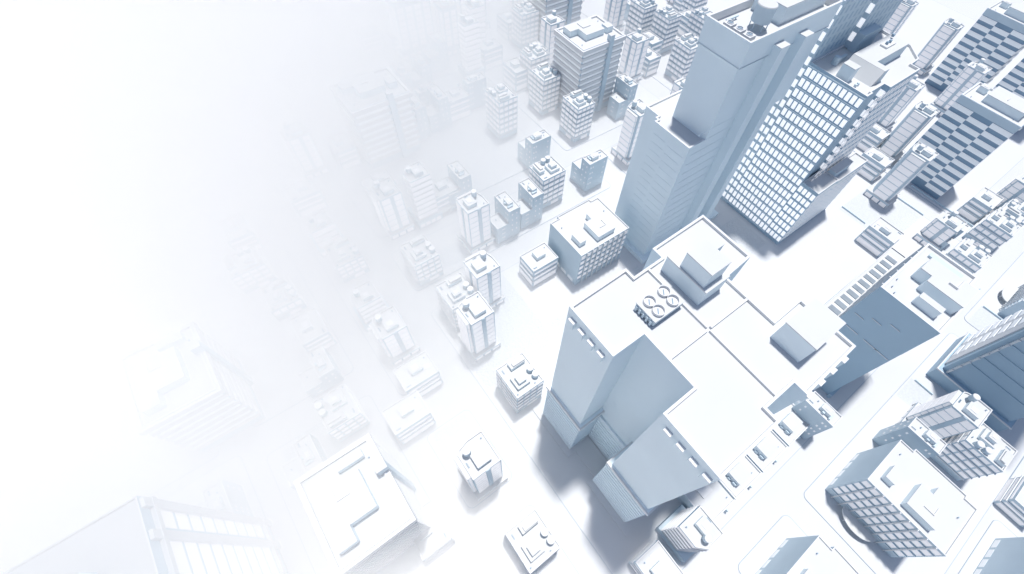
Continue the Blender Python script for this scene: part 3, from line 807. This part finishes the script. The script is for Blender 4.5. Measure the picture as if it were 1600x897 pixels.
# ------------------------------------------------------------------ wide stepped office behind the central skyscraper
def stepped_office():
    r = empty('stepped_office')
    P = [(242, -50.8), (289, -50.8), (289, -46), (297, -46), (297, -15), (242, -15)]
    core(P, 100, r, ph=1.6, t=1.2, m='slate')
    z = 98.4
    Q = [(260, -48.8), (278, -48.8), (278, -21.5), (265.5, -21.5), (265.5, -28), (260, -28)]
    o = MB().prism(Q, z, z + 8, bottom=False, top=False).build('penthouse', 'tower', r)
    MB().prism(inset(Q, -.15), z + 8, z + 8.5).build('deck', 'roof', o)
    box(268, 276, -41, -40.4, z + 8.5, z + 9.8).build('upstand', 'trim', o); box(268, 268.6, -40.4, -36, z + 8.5, z + 9.8).build('upstand', 'trim', o)
    housing(r, 249, 253.5, -44, -31, z, 6, False)
    box(281, 284, -44, -22, z, z + 2.2).build('duct', 'wall', r); box(288, 291.5, -40, -20, z, z + 1.6).build('duct', 'wall', r)
    vents(r, ((246, -22), (249, -19), (256, -18)), z)
    t = MB().prism(rect(242, -14.98, 328, -4.2), 0, 60, bottom=False, top=False).build('side_terrace', 'wall', r)
    MB().add([(242, -14.98, 59.9), (328, -14.98, 59.9), (328, -4.2, 59.9), (242, -4.2, 59.9)], [(0, 1, 2, 3)]).build('deck', 'roof', t)
    ledge(t, (242, -14.9, 328, -4.2), 58.6, .5, 2.0, 'cornice', 'trim')
    for k in range(11):
        box(245 + k * 7, 249 + k * 7, -13.6, -6.2, 60, 60.8).build('skylight', 'grey', t)
        box(249 + k * 7, 252 + k * 7, -13.6, -6.2, 60, 60.3).build('roof_slot', 'trim', t)
    for k in range(7): box(246 + k * 8, 246.7 + k * 8, -14.99, -14.2, 60.6, 99).build('pier', 'trim', r)
    for y in (-20, -33, -41): box(241.6, 241.99, y - 9, y, 62, 62.6).build('joint', 'trim', r)
    for k in range(3): box(241.6, 241.99, -40 + k * 8, -34 + k * 8, 84 - k * 5, 84.4 - k * 5).build('joint', 'trim', r)
    box(240, 292, -53, -50.82, .4, 5).build('plinth', 'slate', r)
    for k in range(12):
        box(244 + k * 4.4, 246.4 + k * 4.4, -51.3, -50.82, 70, 97).build('fin', 'slate', r)
    tag(r, 'wide stepped office with low skylit terrace right of the central skyscraper', 'office')
stepped_office()

# ------------------------------------------------------------------ dark slab at the right edge
def dark_slab():
    r = empty('dark_slab')
    R = (321.5, -137, 366, -88.5)
    core(rect(*R), 132, r, m='slate')
    pl = MB().prism(rect(318.6, -140, 368, -86.6), .4, 12).build('plinth', 'slate', r)
    ledge(pl, (318.6, -140, 368, -86.6), 11, .6, 1.2, 'cornice', 'trim')
    for k in range(2):
        zc = 0
        box(326 + k * 17, 339 + k * 17, -88.48, -87.6, 12.2, 131).build('fin_bay', 'trim', r)
    for k in range(16):
        for j in range(2):
            panel(r, 'N', R, 8 + j * 17, 16 + k * 7.2, 12, 4.6, 'strip', 1.2)
    for k in range(10):
        box(321.0, 321.49, -134, -91, 30 + k * 10, 30.5 + k * 10).build('joint', 'slate', r)
    b = MB().box(319.9, 321.49, -92.6, -91.4, 12.2, 131)
    b.build('rail', 'trim', r)
    for k in range(16): box(318.9, 319.88, -92.6, -91.4, 18 + k * 7, 18.8 + k * 7).build('bracket', 'trim', r)
    tag(r, 'tall dark slab with slatted side running out of the right edge', 'skyscraper')
dark_slab()

# ------------------------------------------------------------------ foggy facade in the lower left corner
def window_office():
    r = empty('window_tower')
    R = (-146, 20, -101, 104)
    core(rect(*R), 106, r, m='wall')
    for y in (101.5, 88, 66, 48, 26):
        box(-100.99, -99.6, y - 2.4, y + 1.4, 0, 105).build('pilaster', 'trim', r)
    for z in (8, 98): box(-100.99, -99.2, 21, 103.5, z, z + 2.4).build('cornice', 'trim', r)
    for k in range(9):
        for u, w in ((76.5, 10), (57.5, 17), (37.5, 13), (17, 17)):
            panel(r, 'E', R, u, 16 + k * 9.4, w, 7.6, 'glass', .2)
    housing(r, -136, -118, 60, 86, 105, 8, False)
    tag(r, 'faint tall office with pilasters and window rows fading out in the lower left corner', 'tower')
window_office()

# foggy towers with panel columns along the top edge
def fog_tower(x0, x1, y0, y1, h, label):
    r = empty('panel_tower'); R = (x0, y0, x1, y1)
    core(rect(*R), h, r)
    p = MB().prism(rect(x0 - 3, y0 - 3, x1 + 3, y1), 0, 8).build('podium', 'wall', r)
    n = max(2, int((x1 - x0 + 6) / 7))
    for k in range(n): panel(r, 'S', (x0 - 3, y0 - 3, x1 + 3, y1), (k + .5) * (x1 - x0 + 6) / n, 3.2, 4.8, 4, 'glass', .1, 'shop_window')
    nf = int((h - 10) / 6.2)
    for f in 'SW':
        L = flen(f, R); c = max(2, int(L / 10))
        for k in range(c):
            for i in range(nf): panel(r, f, R, L * (k + .5) / c, 12 + i * 6.2, L / c - 3, 5.2, 'glass', .2)
    housing(r, x0 + 5, x1 - 6, y0 + 5, y1 - 5, h - 1, 3.6)
    tag(r, label, 'tower', 'foggy panel towers at the top edge')
fog_tower(182, 222, 470, 492, 58, 'foggy tower with wide panel columns rising out of the top edge')
fog_tower(226, 243, 452, 470, 50, 'foggy tower with a single corner panel column beside the low block at the top edge')
fog_tower(262, 296, 478, 500, 60, 'pale panel tower cut by the top edge between two faceted towers')
fog_tower(348, 372, 470, 490, 50, 'panel tower cut by the top edge behind the awning shop')
fog_tower(402, 440, 470, 500, 55, 'panel tower cut by the top edge behind the tank tower')

# ------------------------------------------------------------------ setting
g = MB().add([(-2600, -2600, 0), (2600, -2600, 0), (2600, 2600, 0), (-2600, 2600, 0)], [(0, 1, 2, 3)]).build('ground', 'ground')
tag(g, kind='structure')

def rounded(x0, y0, x1, y1, r=4, n=5):
    p = []
    for cx, cy, a0 in ((x1 - r, y0 + r, -90), (x1 - r, y1 - r, 0), (x0 + r, y1 - r, 90), (x0 + r, y0 + r, 180)):
        for i in range(n + 1):
            a = math.radians(a0 + 90 * i / n); p.append((cx + r * math.cos(a), cy + r * math.sin(a)))
    return p
BLOCKS = [(-4.3, 37.5, 28.3, 92), (-4.3, -60, 28.2, 19.5), (43.3, -62, 472.5, 170.7), (496, -23.8, 900, 260), (496, -62, 900, -43),
          (44, 192, 248, 236), (44, 254, 222, 400), (241, 252.6, 380, 335), (270, 192, 402, 234), (402.5, 192, 640, 334),
          (-89.5, -60, -20.2, 139.2), (-89.5, 160, -20.5, 400), (-4.3, 124, 20.5, 320), (-200, -60, -101, 150), (-200, 156, -110, 400),
          (104, -160, 153, -80.3), (169.6, -160, 372, -80.3), (392, -160, 700, -80.3), (150, -300, 262, -165), (276, -300, 700, -160.2),
          (150, 420, 222, 640), (241, 352, 400, 640), (420, 352, 700, 640)]
for a in BLOCKS:
    p = rounded(*a)
    k = MB().prism(p, 0, .42, bottom=False, top=False)
    q = inset(p, .35)
    n = len(p)
    k.add([(x, y, .42) for x, y in p] + [(x, y, .42) for x, y in q], [(i, (i + 1) % n, n + (i + 1) % n, n + i) for i in range(n)])
    tag(k.build('kerb', 'kerb'), kind='structure')
    m_ = MB(); m_.add([(x, y, .412) for x, y in q], [tuple(range(n))])
    tag(m_.build('pavement', 'pave'), kind='structure')
for a in ((-.3, 68, 24.6, 90), (46, 95, 108, 169), (110, 62, 205, 112), (150, 64, 318, 100), (410, -2, 470, 50), (284.5, -98, 307, -81.8), (392, -103, 418, -84),
          (5, -58, 24, -4), (57, 198, 95, 217), (-70, 136, -40, 139), (-80, 100, -62, 136)):
    tag(MB().add([(a[0], a[1], .43), (a[2], a[1], .43), (a[2], a[3], .43), (a[0], a[3], .43)], [(0, 1, 2, 3)]).build('gravel_court', 'gravel'), kind='structure')
for i, (a, l) in enumerate((((472.0, 472.8, -2, 25), 'thin low wall on the open square before the tall slim towers'),
             ((414.0, 414.7, 25, 50), 'thin low wall edging the court right of the window grid tower'),
             ((417.6, 418.4, -104, -85), 'thin low wall edging the gravel corner beside the dark slab'),
             ((306.2, 306.9, -98, -84), 'thin low wall behind the lower right cluster'),
             ((500, 500.7, -40, 26), 'thin low wall at the foot of the nearer chequered slab'))):
    o = box(*a, .42, 1.9).build('low_wall', 'wall'); tag(o, l, 'wall', 'thin low walls on the open courts')

# fog lying over the left side of the city: one closed bank of even density, thicker towards the far left
n_ = Vector((math.cos(math.radians(140)), math.sin(math.radians(140)))); e_ = Vector((n_.y, -n_.x))
PROF = [(-150, .2), (-90, 6), (-20, 14), (16, 36), (46, 72), (76, 100), (108, 140), (150, 175), (1100, 182)]
def interp(s_):
    for (a, za), (b, zb) in zip(PROF, PROF[1:]):
        if a <= s_ <= b: return za + (zb - za) * (s_ - a) / (b - a)
    return PROF[0][1] if s_ < PROF[0][0] else PROF[-1][1]
def sstep(v): v = max(0.0, min(1.0, v)); return v * v * (3 - 2 * v)
def fog_top(x, y):
    z = interp(n_.x * x + n_.y * y)
    z += 17 * sstep((y - 135) / 170) * (1 - sstep((x - 360) / 330))       # thin mist over the far blocks
    z += 110 * sstep((-38 - x) / 70) * sstep((150 - y) / 50)               # a deeper bank over the nearest left blocks
    return max(z, .2)
fx = [-1300, -900, -600] + [-420 + 15 * i for i in range(70)] + [680, 800, 1000]
fy = [-700, -500, -350] + [-250 + 15 * i for i in range(64)] + [760, 900, 1100, 1400]
nx, ny = len(fx), len(fy)
fv = [(x, y, fog_top(x, y)) for y in fy for x in fx] + [(x, y, -1.0) for y in fy for x in fx]
ff = []
for b in range(ny - 1):
    for a in range(nx - 1):
        q0 = b * nx + a; quad = (q0, q0 + 1, q0 + 1 + nx, q0 + nx)
        ff.append(quad); ff.append(tuple(nx * ny + k_ for k_ in quad[::-1]))
edge = [a for a in range(nx)] + [b * nx + nx - 1 for b in range(1, ny)] + [(ny - 1) * nx + a for a in range(nx - 2, -1, -1)] + [b * nx for b in range(ny - 2, 0, -1)]
for a, b in zip(edge, edge[1:] + edge[:1]): ff.append((b, a, nx * ny + a, nx * ny + b))
fog = MB().add(fv, ff)
fm = bpy.data.materials.new('white_fog'); fm.use_nodes = True; nt = fm.node_tree; nt.nodes.clear()
out = nt.nodes.new('ShaderNodeOutputMaterial'); pv = nt.nodes.new('ShaderNodeVolumePrincipled')
pv.inputs['Color'].default_value = (1, .994, .984, 1); pv.inputs['Density'].default_value = .0106 / U
pv.inputs['Anisotropy'].default_value = -0.42
nt.links.new(pv.outputs['Volume'], out.inputs['Volume']); M['fog'] = fm
fo = fog.build('haze', 'fog')
import bmesh
bm = bmesh.new(); bm.from_mesh(fo.data); bmesh.ops.recalc_face_normals(bm, faces=bm.faces); bm.to_mesh(fo.data); bm.free()
tag(fo, kind='stuff')

# ------------------------------------------------------------------ light, sky, camera
EL, AZ = 77.5, (.172, .14)
sd = bpy.data.lights.new('sun', 'SUN'); sd.energy = 3.3; sd.angle = math.radians(3.5); sd.color = (1.0, .965, .92)
so = bpy.data.objects.new('sun', sd); COL.objects.link(so)
so.rotation_euler = Vector((AZ[0], AZ[1], 1.0)).to_track_quat('Z', 'Y').to_euler()
w = bpy.data.worlds.new('World'); C.world = w; w.use_nodes = True
nt = w.node_tree; bg = nt.nodes['Background']
sk = nt.nodes.new('ShaderNodeTexSky'); sk.sky_type = 'NISHITA'; sk.sun_disc = False
sk.sun_elevation = math.radians(EL); sk.sun_rotation = math.atan2(AZ[0], AZ[1])
sk.air_density = 1.0; sk.dust_density = 1.0; sk.ozone_density = 1.0
nt.links.new(sk.outputs['Color'], bg.inputs['Color']); bg.inputs['Strength'].default_value = 0.09

cd = bpy.data.cameras.new('camera'); co = bpy.data.objects.new('camera', cd); COL.objects.link(co)
right = Vector((0.797079, -0.600612, 0.062695)); up = Vector((0.488430, 0.702266, 0.517937)); bk = Vector((-0.355107, -0.382214, 0.853118))
co.matrix_world = Matrix(((right.x, up.x, bk.x, CAM[0] * U), (right.y, up.y, bk.y, CAM[1] * U), (right.z, up.z, bk.z, CAM[2] * U), (0, 0, 0, 1)))
cd.sensor_width = 36; cd.lens = 36 * 696.2345 / 1600; cd.shift_x = -50.485 / 1600; cd.shift_y = 10.68 / 1600
cd.clip_end = 5000; cd.clip_start = .5
C.camera = co
C.view_settings.view_transform = 'Standard'; C.view_settings.look = 'None'; C.view_settings.gamma = 1
C.view_settings.exposure = 0.37
C.view_settings.use_curve_mapping = False
C.render.engine = 'CYCLES'
C.cycles.max_bounces = 128; C.cycles.diffuse_bounces = 6; C.cycles.glossy_bounces = 3; C.cycles.volume_bounces = 128
C.cycles.use_denoising = True
C.cycles.light_sampling_threshold = 0.0
C.cycles.sample_clamp_indirect = 0
